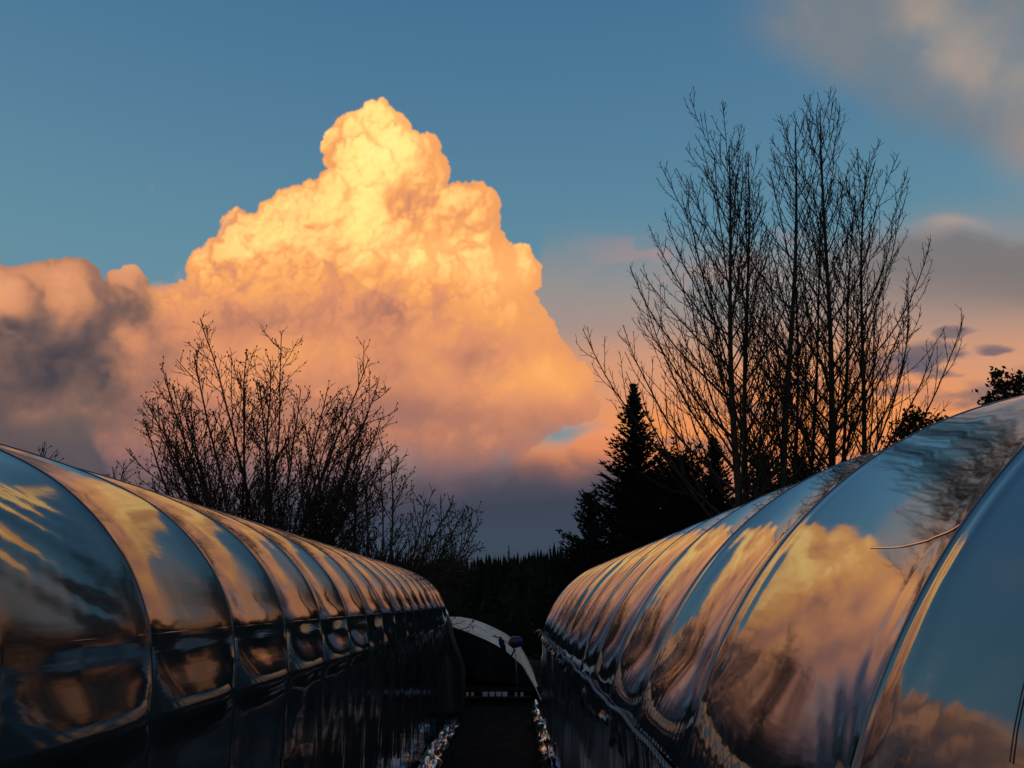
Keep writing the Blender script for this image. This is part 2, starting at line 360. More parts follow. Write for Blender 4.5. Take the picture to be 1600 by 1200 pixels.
def material(name, colr, rough=.8, spec=.3, metal=0, var=.35, scale=3.0, bump=0.0, bscale=20):
    m = bpy.data.materials.new(name); m.use_nodes = True; nt = m.node_tree; b = nt.nodes['Principled BSDF']
    t = N(nt, 'ShaderNodeTexCoord'); n = N(nt, 'ShaderNodeTexNoise'); n.inputs['Scale'].default_value = scale; n.inputs['Detail'].default_value = 6
    nt.links.new(t.outputs['Object'], n.inputs['Vector'])
    c = ramp_node(nt, n.outputs[0], [(0.25, tuple(x * (1 - var) for x in colr)), (0.75, tuple(min(1, x * (1 + var)) for x in colr))])
    nt.links.new(c, b.inputs['Base Color']); b.inputs['Roughness'].default_value = rough; b.inputs['Metallic'].default_value = metal
    b.inputs['Specular IOR Level'].default_value = spec
    if bump:
        n2 = N(nt, 'ShaderNodeTexNoise'); n2.inputs['Scale'].default_value = bscale; n2.inputs['Detail'].default_value = 5
        nt.links.new(t.outputs['Object'], n2.inputs['Vector'])
        bp = N(nt, 'ShaderNodeBump'); bp.inputs['Distance'].default_value = bump; nt.links.new(n2.outputs[0], bp.inputs['Height']); nt.links.new(bp.outputs[0], b.inputs['Normal'])
    return m
def film_material(name, body, sheets=2.0, rough=0.03, wr=0.0015, ws=(2.0, 1.0, 9.0), milky=0.0):
    """greenhouse polythene: dark behind, every sheet mirrors from both its faces"""
    m = bpy.data.materials.new(name); m.use_nodes = True; nt = m.node_tree; nt.nodes.clear()
    t = N(nt, 'ShaderNodeTexCoord')
    mp = N(nt, 'ShaderNodeMapping'); mp.inputs['Scale'].default_value = ws; nt.links.new(t.outputs['Object'], mp.inputs[0])
    n1 = N(nt, 'ShaderNodeTexNoise'); n1.inputs['Scale'].default_value = 1.6; n1.inputs['Detail'].default_value = 3; nt.links.new(mp.outputs[0], n1.inputs['Vector'])
    n2 = N(nt, 'ShaderNodeTexNoise'); n2.inputs['Scale'].default_value = 60; n2.inputs['Detail'].default_value = 3; nt.links.new(t.outputs['Object'], n2.inputs['Vector'])
    hgt = mth(nt, 'ADD', n1.outputs[0], mth(nt, 'MULTIPLY', n2.outputs[0], 0.02))
    bp = N(nt, 'ShaderNodeBump'); bp.inputs['Distance'].default_value = wr; bp.inputs['Strength'].default_value = 1; nt.links.new(hgt, bp.inputs['Height'])
    fr = N(nt, 'ShaderNodeFresnel'); fr.inputs[0].default_value = 1.5; nt.links.new(bp.outputs[0], fr.inputs['Normal'])
    f = fr.outputs[0]; k = 2 * sheets
    fac = mth(nt, 'DIVIDE', mth(nt, 'MULTIPLY', f, k), mth(nt, 'ADD', mth(nt, 'MULTIPLY', f, k - 1), 1.0), clamp=True)
    # dust and dried rain dull the mirror a little
    n3 = N(nt, 'ShaderNodeTexNoise'); n3.inputs['Scale'].default_value = 2.3; n3.inputs['Detail'].default_value = 8; nt.links.new(t.outputs['Object'], n3.inputs['Vector'])
    dust = ramp_node(nt, n3.outputs[0], [(0.3, (0, 0, 0)), (0.8, (1, 1, 1))])
    n4 = N(nt, 'ShaderNodeTexNoise'); n4.inputs['Scale'].default_value = 170; n4.inputs['Detail'].default_value = 2; nt.links.new(t.outputs['Object'], n4.inputs['Vector'])
    spk = ramp_node(nt, n4.outputs[0], [(0.60, (0, 0, 0)), (0.72, (1, 1, 1))])
    g = N(nt, 'ShaderNodeBsdfGlossy'); g.inputs['Color'].default_value = (.86, .93, 1, 1); nt.links.new(bp.outputs[0], g.inputs['Normal'])
    nt.links.new(mth(nt, 'ADD', mth(nt, 'MULTIPLY', dust, 0.05), rough), g.inputs['Roughness'])
    d = N(nt, 'ShaderNodeBsdfDiffuse'); nt.links.new(mixc(nt, mth(nt, 'MULTIPLY', dust, .6), tuple(body), tuple(x * 2.2 + .006 for x in body)), d.inputs[0])
    nt.links.new(bp.outputs[0], d.inputs['Normal'])
    fac2 = mth(nt, 'MULTIPLY', fac, mth(nt, 'SUBTRACT', 1.0, mth(nt, 'MULTIPLY', spk, 0.16)))
    mx = N(nt, 'ShaderNodeMixShader'); nt.links.new(fac2, mx.inputs[0]); nt.links.new(d.outputs[0], mx.inputs[1]); nt.links.new(g.outputs[0], mx.inputs[2])
    o = N(nt, 'ShaderNodeOutputMaterial'); nt.links.new(mx.outputs[0], o.inputs[0])
    return m
M = {}
M['film'] = film_material('clear_film', (.028, .031, .034), sheets=1.75, rough=.045, wr=.0004)
M['film_left'] = film_material('clear_film_creased', (.022, .027, .027), sheets=.68, rough=.075, wr=.0018, ws=(2.5, 1.0, 8.0))
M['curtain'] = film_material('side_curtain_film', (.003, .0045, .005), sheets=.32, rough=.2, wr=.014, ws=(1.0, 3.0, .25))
M['tail'] = film_material('loose_film', (.015, .015, .015), sheets=1.2, rough=.12, wr=.004, ws=(2, 2, 2))
M['steel'] = material('galvanised_steel', (.20, .20, .21), .4, .5, .8)
M['alu'] = material('aluminium_channel', (.32, .32, .33), .35, .5, .9)
M['bark'] = material('dark_bark', (.045, .036, .030), .9, .15)
M['bark2'] = material('shrub_bark', (.050, .034, .026), .85, .2)
M['needle'] = material('spruce_needles', (.022, .032, .020), .9, .1)
M['leaf'] = material('evergreen_leaves', (.028, .036, .018), .8, .15)
M['wood_far'] = material('far_forest', (.016, .022, .016), 1, .05)
M['soil'] = material('dark_soil', (.020, .017, .014), .95, .08, bump=.03, bscale=4)
M['grass'] = material('dark_grass', (.018, .024, .012), .95, .08)
M['white'] = material('white_plastic', (.55, .60, .66), .5, .4)
M['red'] = material('red_paint', (.24, .010, .010), .45, .5)
M['blue'] = material('blue_paint', (.008, .018, .15), .4, .5)
M['navy'] = material('navy_paint', (.010, .006, .07), .5, .4)
M['glint_metal'] = material('glint_strip_metal', (.90, .88, .84), .22, .5, 1.0, var=.05)  # mirror metal of the added strip that imitates a glint on the film
M['cord_dark'] = material('dark_cord', (.09, .08, .08), .8, .2)
M['timber'] = material('weathered_timber', (.03, .024, .018), .9, .1)

M['dark_pipe'] = material('dull_pipe', (.05, .05, .05), .6, .3)
M['flap'] = film_material('end_flap_film', (.030, .028, .027), sheets=.4, rough=.3, wr=.01, ws=(2, 2, 2))
M['crumple'] = film_material('crumpled_film', (.015, .014, .013), sheets=.55, rough=.2, wr=.008, ws=(3, 3, 3))
M['film_pale'] = film_material('sky_tinted_film', (.82, .66, .52), sheets=3, rough=.15, wr=.006, ws=(2, 2, 2))  # orange sky light on the tunnel roof is put into this warm base colour
# ------------------------------------------------------------------ GROUND
g = MB(); n = 60; xs = [-1500, -400, -120, -60] + [-40 + 2 * i for i in range(41)] + [60, 120, 400, 1500]
ys = [-300, -60, -20] + [-10 + 2 * i for i in range(60)] + [130, 180, 260, 420, 1500]
P = np.array([[(x, y, 0.05 * mnoise.noise(Vector((x * .3, y * .3, 0))) if abs(x) < 41 and -11 < y < 110 else 0.0) for x in xs] for y in ys])
P[..., 2] += np.clip((P[..., 1] - 420) / 400, 0, 1) * 4
tag(grid_mesh('ground', P, M['grass']), kind='structure')
lane = np.array([[(x, y, .035 + .05 * mnoise.noise(Vector((x * .3, y * .3, 0))) + .02 * mnoise.noise(Vector((x * 3, y * 3, 5)))) for x in np.linspace(-1.62, .74, 14)] for y in np.linspace(-3, 24.5, 140)])
tag(grid_mesh('path', lane, M['soil']), kind='structure')

# ------------------------------------------------------------------ GREENHOUSES
def smooth_profile(pts, n):
    """Catmull-Rom through the points, resampled evenly by length: (n,2) points and outward normals"""
    p = np.array(pts, float); p = np.vstack([2 * p[0] - p[1], p, 2 * p[-1] - p[-2]]); out = []
    for i in range(1, len(p) - 2):
        for t in np.linspace(0, 1, 24, endpoint=False):
            a, b, c, d = p[i - 1], p[i], p[i + 1], p[i + 2]
            out.append(.5 * (2 * b + (c - a) * t + (2 * a - 5 * b + 4 * c - d) * t * t + (3 * b - a - 3 * c + d) * t ** 3))
    out.append(p[-2]); out = np.array(out)
    L = np.concatenate([[0], np.cumsum(np.linalg.norm(np.diff(out, axis=0), axis=1))])
    s = np.linspace(0, L[-1], n); q = np.stack([np.interp(s, L, out[:, 0]), np.interp(s, L, out[:, 1])], 1)
    t = np.gradient(q, axis=0); t /= np.linalg.norm(t, axis=1)[:, None]
    nrm = np.stack([-t[:, 1], t[:, 0]], 1)
    return q, nrm, s
def t_rows(n):
    t = np.linspace(0, 1, n); return t
def bay(q, nrm, s, y0, y1, ny, sag, seed, edge=.5, folds=1.0, tent=.5, pillow=0.0, rough_=.002):
    """one bay of film stretched between two hoops, hanging in between them.
    q runs from the low edge at the lane over the ridge to the far low edge."""
    L = s[-1]; ns = len(s)
    ts = np.sort(np.unique(np.concatenate([np.linspace(0, 1, ny), [.012, .025, .05, .95, .975, .988]])))
    P = np.zeros((len(ts), ns, 3)); r = np.random.default_rng(seed)
    e = np.minimum(s, L - s)                                   # distance from the clamped edge
    w = sst(0, edge, e) * (1 + .12 * np.sin(s * 1.7 + seed))    # the film is held straight along the rails
    skew = .5 + r.uniform(-.05, .05); sag = sag * r.uniform(.80, 1.2)
    zz_ = q[:, 1] - EYE
    bulge = np.interp(-zz_, [.13, .20, .30, .42, .49, .53, .57, .62, .68], [0, .08, .40, .82, 1.0, .96, .62, .15, 0]) * pillow * (r.uniform(.72, 1.12) if y0 < 9 else r.uniform(.02, .75))
    if pillow: w = w * (1 - .75 * np.exp(-((zz_ + .15) / .10) ** 2)) * (1 - .9 * sst(-.2, -.6, zz_))
    w = w * (1 - .55 * sst(.25 * L, .5 * L, e))                # pulled tighter over the ridge
    for i, t in enumerate(ts):
        tt = t ** (math.log(.5) / math.log(skew))
        f = 4 * tt * (1 - tt); f = f - .18 * f * f * 0
        d = -sag * f * w + bulge * (1 - (2 * tt - 1) ** 4)
        d = d + rough_ * np.array([mnoise.noise(Vector((s_ * 2.1 + seed * 5, (y0 + (y1 - y0) * t) * 3.0, seed))) for s_ in s]) * min(1, 8 * t, 8 * (1 - t))
        if pillow and y0 < 4:      # long tension folds slanting down from the hoop
            for z0_, m_, a_ in ((.62, .42, .010), (.52, .40, .012), (.34, .42, .011), (.20, .40, .010), (.72, .45, .008)):
                d = d + a_ * np.exp(-((zz_ - z0_ + m_ * t) / .022) ** 2) * sst(1.0, .55, t) * sst(0, .1, t)
        # stretch folds that fan out from the hoops down to the rail
        k = np.clip(1 - e / (tent * 1.6), 0, 1)
        near = np.minimum(t, 1 - t)
        fan = np.sin((near * 52 + 3 * seed) / (0.35 + e * 1.2)) * np.exp(-(near / .30) ** 2)
        d = d + .0045 * folds * k * fan * sst(0, .06, near)
        # long shallow folds that follow the hoops
        for (c, wd, a, ph) in [(r.uniform(.05, .12), .03, .0022, 0), (r.uniform(.88, .95), .03, .0022, 1)]:
            d = d + a * folds * np.exp(-((t - c - .05 * np.sin(s * 1.1 + ph + seed)) / wd) ** 2) * np.exp(-((e - .9) / .6) ** 2)
        # film wraps round the pipe
        d = d + .002 * (np.exp(-near / .02) - 0)
        P[i, :, 0] = q[:, 0] + nrm[:, 0] * d; P[i, :, 2] = q[:, 1] + nrm[:, 1] * d
        P[i, :, 1] = y0 + (y1 - y0) * t
    return P
def hoop_cap(q, nrm, y, rad, mat, parent, lo=0, hi=None):
    """film drawn tight over one hoop: a half-round band"""
    hi = hi or len(q); a = np.linspace(-1.9, 1.9, 9)
    P = np.zeros((9, hi - lo, 3))
    for i, t in enumerate(a):
        off = rad * math.cos(t) - rad * .25
        P[i, :, 0] = q[lo:hi, 0] + nrm[lo:hi, 0] * off; P[i, :, 2] = q[lo:hi, 1] + nrm[lo:hi, 1] * off; P[i, :, 1] = y + rad * math.sin(t)
    return grid_mesh('hoop', P, mat, parent)
def film_tail(name, x, ya, yb, ztop, zfun, mat, parent, seed, n=160, m=14, amp=.05, lean=0.0):
    """a loose ragged sheet hanging from a line"""
    r = np.random.default_rng(seed); P = np.zeros((m, n, 3)); yy = np.linspace(ya, yb, n)
    for i in range(m):
        k = i / (m - 1)
        for j, y in enumerate(yy):
            zt = ztop(y) if callable(ztop) else ztop; zb = zfun(y)
            nz = mnoise.noise(Vector((y * 4.0 + seed, k * 1.2, seed))) + .4 * mnoise.noise(Vector((y * 10, k * 1.6, seed + 3)))
            P[i, j] = ((x(y) if callable(x) else x) + lean * k + amp * k ** .6 * nz * 1.6, y + .05 * k * mnoise.noise(Vector((y * 7, k * 3, 9 + seed))), zt + (zb - zt) * k)
    return grid_mesh(name, P, mat, parent)

# --- right-hand house: round hoops on straight legs
RX, RZ, RR = 3.09, 1.562, 2.356
hy = [-3.02, -1.22, .58, 2.38, 4.18] + [4.18 + 1.5 * k for k in range(1, 13)]
right = empty('greenhouse', (RX, 9, 0), 'long film greenhouse at the right, its skin mirroring the orange cloud and bare trees', 'greenhouse')
a0 = math.radians(12.7)
ang = np.linspace(math.pi - a0, a0, 61)
qR, nR, sR = smooth_profile([(RX + RR * math.cos(a), RZ + RR * math.sin(a)) for a in ang], 150)
for k in range(len(hy) - 1):
    near = hy[k] < 6
    ny = 46 if near else 22
    P = bay(qR, nR, sR, hy[k], hy[k + 1], ny, SAG_R * (1.25 if k > 3 else .92 if k == 3 else .45) * (hy[k + 1] - hy[k]) / 1.65, 3 + k, edge=.55, rough_=.0013)
    grid_mesh('film_panel', P, M['film'], right)
for y in hy:
    hoop_cap(qR, nR, y, .008, M['film'], right)
railz = RZ + RR * math.sin(a0); railx = RX - RR * math.cos(a0)
def wav(y): return .012 * math.sin(y * 2.3) + .009 * math.sin(y * 5.1 + 1)
for sgn in (-1, 1):
    X = RX + sgn * RR * math.cos(a0)
    mb = MB(); mb.tube([(X + sgn * .012, y, railz + wav(y) - .012) for y in np.linspace(hy[0], hy[-1], 120)], .014, 5); mb.build('rail', M['dark_pipe'], right)
mb = MB(); pts = []
y = 1.2; i = 0
while y < hy[-1]:
    pts.append((railx - .030, y, railz + wav(y) - .014 + (.024 if i % 2 else -.020))); y += .050; i += 1
mb.tube(pts, .0075, 4); mb.build('spring_wire', M['alu'], right)
# tails of surplus film below the rail
def raggedR(y):
    return railz - .10 - .26 * abs(mnoise.noise(Vector((y * 1.1, 3, 0)))) * 2 - .14 * abs(mnoise.noise(Vector((y * 4.5, 8, 0)))) - (.34 if 4 < y < 13 else 0) * max(0, mnoise.noise(Vector((y * .45 + 2.1, 5, 0))) + .25)
film_tail('film_tail', railx - .035, 1.0, 22.15, lambda y: railz + wav(y) - .01, raggedR, M['tail'], right, 4, n=420, m=16, amp=.035, lean=-.02)
# side curtain down to the ground, both sides
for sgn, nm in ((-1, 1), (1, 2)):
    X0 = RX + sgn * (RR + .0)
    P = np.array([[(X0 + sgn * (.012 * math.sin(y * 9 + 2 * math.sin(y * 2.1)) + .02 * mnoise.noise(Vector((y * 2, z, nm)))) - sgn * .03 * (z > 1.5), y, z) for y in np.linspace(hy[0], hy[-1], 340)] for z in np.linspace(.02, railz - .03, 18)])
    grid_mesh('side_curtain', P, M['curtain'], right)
    for y in hy:
        mb = MB(); mb.tube([(RX + sgn * (RR - .06), y, 0), (RX + sgn * (RR - .06), y, railz)], .025, 6, False); mb.build('post', M['steel'], right)
# bunched film end at the far corner of the rail
mb = MB()
for k in range(9):
    p = [Vector((railx - .02, 22.2, railz + .02))]
    d = Vector((-.3 + .2 * math.sin(k * 2.1), .05 * math.cos(k), -.35 + .5 * math.cos(k * 1.3))).normalized()
    for j in range(4): p.append(p[-1] + d * .055); d = (d + Vector((0, 0, -.35))).normalized()
    mb.tube(p, [.03, .026, .02, .012, .004], 5)
mb.build('film_knot', M['tail'], right)
# end walls
def end_wall(q, y, parent, mat, z0=.02):
    mb = MB(); n_ = len(q); vs = [(a, y, b) for a, b in q[::3]] ; c = (float(np.mean(q[:, 0])), y, .02)
    lo, hi = (q[0, 0], y, z0), (q[-1, 0], y, z0); ring = [lo] + vs + [hi]
    mb.add([c] + ring, [(0, i, i + 1) for i in range(1, len(ring))]); return mb.build('end_wall', mat, parent, False)
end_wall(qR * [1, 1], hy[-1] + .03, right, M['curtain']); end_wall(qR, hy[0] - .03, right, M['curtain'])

# --- left-hand house: tight shoulder, low-pitched roof
LX = -4.25
half = [(1.70, -2.82), (1.685, -2.0), (1.668, -1.3), (1.66, -.85), (1.656, -.60), (1.658, -.47), (1.674, -.33), (1.700, -.17), (1.737, -.04), (1.81, .115), (1.915, .268), (2.075, .440), (2.28, .595), (2.56, .735), (2.95, .878), (3.45, 1.02), (3.85, 1.09)]
left_pts = [(-x, z + EYE) for x, z in half]
apex = [(LX, 1.115 + EYE)]
mir = [(2 * LX - x, z) for x, z in left_pts[::-1]]
qL, nL, sL = smooth_profile((mir[::-1] + apex + left_pts[::-1])[::1] if False else (left_pts + apex + mir)[::-1], 260)
# smooth_profile normals point left of travel: travel from the far low edge over the ridge to the lane edge
qL, nL = qL[::-1].copy(), nL[::-1].copy(); 
if nL[130, 1] < 0: nL = -nL
ly = [4.10 + 1.2 * k for k in range(-4, 16)]
left = empty('greenhouse', (LX, 11, 0), 'long clear film greenhouse at the left with tight shoulders and dark creased sides', 'greenhouse')
for k in range(len(ly) - 1):
    near = ly[k] < 8
    P = bay(qL, nL, sL, ly[k], ly[k + 1], 40 if near else 20, SAG_L, 40 + k, edge=.3, folds=1.6, tent=.35, pillow=.085, rough_=.006)
    grid_mesh('film_panel', P[:, ::-1], M['film_left'], left)
for y in ly:
    hoop_cap(qL[::-1], nL[::-1], y, .008, M['film_left'], left)
for sgn, X0 in ((1, left_pts[0][0] - .012), (-1, 2 * LX - left_pts[0][0] + .012)):
    mb = MB()
    xs_ = -1.705 if sgn > 0 else 2 * LX + 1.705
    for k in range(len(ly) - 1):
        a_, b_ = ly[k], ly[k + 1]
        mb.tube([(xs_ - sgn * SAG_L * .25 * 4 * t * (1 - t), a_ + (b_ - a_) * t, EYE - .15) for t in np.linspace(0.02, .98, 9)], .004, 4)
    mb.build('seam_strip', M['film_left'], left)
    for y in ly:
        mb = MB(); mb.tube([(X0 - sgn * .05, y, 0), (X0 - sgn * .05, y, EYE - 1.1)], .025, 6, False); mb.build('post', M['steel'], left)
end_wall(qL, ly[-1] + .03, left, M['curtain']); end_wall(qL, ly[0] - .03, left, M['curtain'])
# loose flap at the far end of the left house
prof = [(-1.70, -.18), (-1.64, -.30), (-1.53, -.60), (-1.47, -.85), (-1.36, -1.15), (-1.24, -1.42), (-1.17, -1.66), (-1.18, -2.2), (-1.20, -2.70)]
zz = np.linspace(-.18, -2.7, 30); px_ = np.interp(-zz, [-b for a, b in prof], [a for a, b in prof])
P = np.array([[(-1.95 + (px_[i] + 1.95) * t, 22.28 + .03 * mnoise.noise(Vector((t * 3, zz[i] * 1.5, 4))) + .05 * math.sin(t * 7 + zz[i]), EYE + zz[i]) for t in np.linspace(0, 1, 14)] for i in range(30)])
grid_mesh('end_flap', P, M['flap'], left)

# crumpled surplus film lying along the feet of both walls
def crumple(name, label, path, width, seed, n=150, m=22, fr_=2.0):
    P = np.zeros((m, n, 3))
    for j in range(n):
        k = j / (n - 1); x, y, z0, hh = path(k)
        for i in range(m):
            t = i / (m - 1)
            nz = mnoise.noise(Vector((t * 3 + seed, y * 1.2, 1))); n2 = mnoise.noise(Vector((t * 4, y * fr_, seed))); n3 = abs(mnoise.noise(Vector((t * 3.2, y * 1.7, seed + 6))))
            P[i, j] = (x + (t - .5) * width * (1 + .5 * nz) + .10 * n2, y + .06 * n2, z0 + hh * (1 - abs(2 * t - 1)) ** .8 * (.55 + 1.1 * n3) + .05 * n2 + .02)
    o = grid_mesh(name, P, M['crumple']); 
    return tag(o, label, 'plastic sheet')
crumple('film_heap', 'crumpled clear film heaped along the foot of the left greenhouse', lambda k: (-1.47 + .04 * math.sin(k * 9), 13.4 + 8.4 * k, .03, .22 * (1 - k) ** .6 + .04), .36, 2.0, fr_=1.4)
crumple('film_heap', 'crumpled clear film bunched along the foot of the right greenhouse', lambda k: (.62, 14.2 + 9.6 * k, .03, .22 + .12 * math.sin(k * 14)), .18, 7.0, fr_=3.2)

# rough grass and weeds in the lane and along the walls
rgw = random.Random(5); mb = MB()
for k in range(5200):
    y = rgw.uniform(9, 24.5) if k % 3 else rgw.uniform(22.5, 46); side = rgw.random()
    if y > 24.5: x = rgw.uniform(-6, 5)
    else: x = -1.60 + abs(rgw.gauss(0, .22)) if side < .45 else (.72 - abs(rgw.gauss(0, .16)) if side < .9 else rgw.uniform(-1.3, .5))
    hgt = rgw.uniform(.05, .20) * (1.6 if y > 24.5 else 1); a = rgw.uniform(0, 6.3); w_ = .008; lx, ly_ = rgw.uniform(-.06, .06), rgw.uniform(-.06, .06)
    mb.add([(x - w_ * math.cos(a), y - w_ * math.sin(a), 0), (x + w_ * math.cos(a), y + w_ * math.sin(a), 0), (x + lx * .4 + w_ * .6, y + ly_ * .4, hgt * .6), (x + lx, y + ly_, hgt)], [(0, 1, 2), (0, 2, 3)])
tag(mb.build('weeds', M['grass'], None, False), 'rough dark weeds and grass along the lane', 'weeds', None, 'stuff')
# ------------------------------------------------------------------ TREES
def rv(s): return Vector((random.uniform(-s, s), random.uniform(-s, s), random.uniform(-s, s)))
def shoot(mb, p, d, L, r, up, jit, n, sides, r_end=None):
    """one curving tapered shoot; returns its points, directions"""
    pts = [p.copy()]; ds = [d.copy()]; st = L / n
    for i in range(n):
        d = (d + Vector((0, 0, up / n)) + rv(jit)).normalized(); p = p + d * st; pts.append(p.copy()); ds.append(d.copy())
    re = r_end if r_end is not None else r * .25
    mb.tube(pts, [r + (re - r) * i / n for i in range(n + 1)], sides, False); return pts, ds
def side_dir(d, spread, az):
    a = d.orthogonal().normalized(); b = d.cross(a); s = a * math.cos(az) + b * math.sin(az)
    return (d * math.cos(spread) + s * math.sin(spread)).normalized()
def at(pts, ds, f):
    x = f * (len(pts) - 1); i = min(int(x), len(pts) - 2); return pts[i].lerp(pts[i + 1], x - i), ds[i].lerp(ds[i + 1], x - i).normalized()
RMIN = .0095
def twiggy(mb, pts, ds, L, r, lvl, up, step, start=.12, buds=0.0, spread=.75, ratio=.42):
    m = max(2, int(L / step)); az = random.uniform(0, 6)
    for k in range(m):
        f = start + (1 - start) * (k + random.random() * .7) / m
        if f >= .99: continue
        q, dd = at(pts, ds, f); az += 2.4 + random.uniform(-.5, .5)
        l = L * ratio * (1.08 - f) * random.uniform(.5, 1.25) + .12
        nd = side_dir(dd, spread * random.uniform(.7, 1.25), az)
        rr = max(RMIN, r * (1 - .7 * f) * .5)
        if lvl <= 0: l = random.uniform(.12, .34)
        nn = 5 if l > .8 else (4 if l > .4 else 2)
        pp, d2 = shoot(mb, q, nd, l, rr, up, .09, nn, 3, max(RMIN * .7, rr * .45))
        if buds and random.random() < buds: mb.ball(pp[-1], .022, 4, 3, (1, 1, 1.6))
        if lvl > 0: twiggy(mb, pp, d2, l, rr, lvl - 1, up, step * .62, .15, buds, spread, ratio)
        elif buds:
            pass
def aspen(x, y, H, lean, r0, label, lo, bias=0, wide=1.0, nb=34, upk=1.2):
    H *= .97; random.seed(int(x * 100))
    t = empty('aspen_tree', (x, y, 0), label, 'tree', 'tall bare aspens rising behind the right greenhouse')
    tr = MB(); br = MB(); tw = MB(); p = Vector((x, y, 0)); pts = [p.copy()]; ds = []; n = 26
    for i in range(n):
        k = (i + 1) / n
        q = Vector((x + lean * k ** 1.3 + .12 * math.sin(k * 7 + x), y + .12 * math.sin(k * 5 + x * 3), H * k)); ds.append((q - pts[-1]).normalized()); pts.append(q)
    ds.append(ds[-1]); tr.tube(pts, [r0 * (1 - .93 * (i / n) ** .8) + .006 for i in range(n + 1)], 8)
    tr.build('trunk', M['bark'], t)
    az = random.uniform(0, 6)
    for k in range(nb):
        f = lo + (.97 - lo) * (k + random.random() * .6) / nb
        q, dd = at(pts, ds, min(f, .985)); az += 2.4 + random.uniform(-.4, .4)
        g = (f - lo) / (1 - lo)
        l = (H * .30 * (1 - g) ** .50 + 1.0) * random.uniform(.6, 1.12) * wide
        sx = math.cos(az)
        if bias: l *= 1 + (.75 if bias * sx > 0 else .5) * bias * sx
        if bias: l *= 1 - .10 * min(1, max(0, (g - .25) / .3))
        th = (.92 - .42 * g) * random.uniform(.8, 1.15)
        reach = max(0.0, bias * sx) if bias else 0.0
        nd = Vector((math.cos(az), math.sin(az) * .8, 0)).normalized() * math.sin(th) + Vector((0, 0, math.cos(th)))
        r = max(.013, r0 * (1 - .88 * f) * .36)
        pp, d2 = shoot(br, q, nd.normalized(), l, r, max(.35, upk - .3 * g - .8 * reach), .06, 11, 4, .011)
        # second order limbs that turn up alongside the first
        m = max(2, int(l / .60)); a2 = random.uniform(0, 6)
        for j in range(m):
            f2 = .15 + .8 * (j + random.random() * .6) / m; q2, dd2 = at(pp, d2, min(f2, .97)); a2 += 2.4 + random.uniform(-.5, .5)
            l2 = (l * .40 * (1.05 - f2) + .35) * random.uniform(.6, 1.3)
            p3, d3 = shoot(br, q2, side_dir(dd2, random.uniform(.4, .85), a2), l2, max(.014, r * .42 * (1 - .5 * f2)), 1.0, .07, 7, 3, .010)
            twiggy(tw, p3, d3, l2, .011, 0, .4, .24, .1, 0, .75, .3)
        twiggy(tw, pp, d2, l, .011, 0, .35, .24, .2, 0, .8, .3)
    twiggy(tw, pts[-8:], ds[-8:], H * .25, .02, 0, .4, .16)
    br.build('branches', M['bark'], t); tw.build('twigs', M['bark'], t); return t
aspen(7.48, 28, 20.0, .55, .20, 'leftmost tall bare aspen, its long low limbs reaching left over the dark spruce', .22, -.44, 1.04, 60, 1.25)
aspen(7.95, 28.8, 19.8, 1.0, .14, 'bare aspen standing close behind the leftmost tall one', .32, -.15, .74, 38)
aspen(8.83, 28.2, 21.0, 1.95, .19, 'bare aspen with the thick straight trunk in the middle of the row', .26, 0, .86, 42)
aspen(9.50, 29.4, 16.8, 1.4, .12, 'slim crooked bare aspen between two thicker straight trunks', .27, .1, .85, 34)
aspen(10.62, 28.4, 21.8, 1.30, .20, 'tallest bare aspen, its single leader standing above all others', .26, .1, .82, 46)
aspen(8.35, 30.2, 18.9, .8, .11, 'slim bare aspen half hidden between the left trunks and the middle one', .30, 0, .8, 30)
aspen(10.15, 30.0, 19.2, 2.2, .11, 'slim bare aspen leaning right, just left of the tallest one', .30, 0, .8, 30)
aspen(11.05, 30.2, 19.0, 2.7, .11, 'slim bare aspen between the tallest one and the rightmost one', .30, .1, .8, 30)
aspen(11.40, 28.8, 19.8, 2.3, .15, 'rightmost tall bare aspen, its long limbs reaching right over the bushes', .25, .22, .92, 50, 1.3)

def shrub(x, y, label, stems, spread, H, seed, width, z0=2.0, group=None, buds=.45, skew=0.0, lvl=1, fall=0.0):
    random.seed(seed); t = empty('bare_shrub', (x, y, 0), label, 'shrub', group); br = MB(); tw = MB()
    for k in range(stems):
        u_ = (k + .5) / stems * 2 - 1 + random.uniform(-.06, .06)
        bx = x + u_ * width * .5; by = y + random.uniform(-.5, .5)
        base = Vector((bx * .5 + x * .5, y, 0)); fork = Vector((bx, by, z0 * random.uniform(.8, 1.2)))
        r = .062 * random.uniform(.7, 1.15)
        br.tube([base, base.lerp(fork, .5) + rv(.08), fork], [r * 1.3, r * 1.1, r], 6, False)
        tilt = u_ * spread + skew + random.uniform(-.10, .10)
        l = (H - z0) * (1 - .16 * abs(u_) ** 1.5) * (1 - fall * max(0, u_)) * random.uniform(.72, 1.05)
        d = Vector((math.sin(tilt), random.uniform(-.35, .35), math.cos(tilt))).normalized()
        pp, d2 = shoot(br, fork, d, l, r, .42, .072, 14, 6, .013)
        m = 15
        for j in range(m):
            f = .10 + .86 * (j + random.random() * .6) / m; q, dd = at(pp, d2, min(f, .98))
            ll = l * .34 * (1.12 - f) * random.uniform(.5, 1.35) + .4
            p3, d3 = shoot(br, q, side_dir(dd, random.uniform(.4, .9), random.uniform(0, 6.3)), ll, max(.013, r * (1 - .85 * f) * .5), .38, .08, 7, 4, .009)
            twiggy(tw, p3, d3, ll, .013, lvl, .35, .30, .1, buds, .7, .36)
            for b_ in range(int(ll / .25)):
                if random.random() < .8: tw.ball(at(p3, d3, (b_ + 1) / (ll / .25 + 1))[0] + rv(.012), .015, 4, 3)
        twiggy(tw, pp[-5:], d2[-5:], l * .3, .016, 1, .3, .3, .0, buds)
    br.build('stems', M['bark2'], t); tw.build('twigs', M['bark2'], t); return t
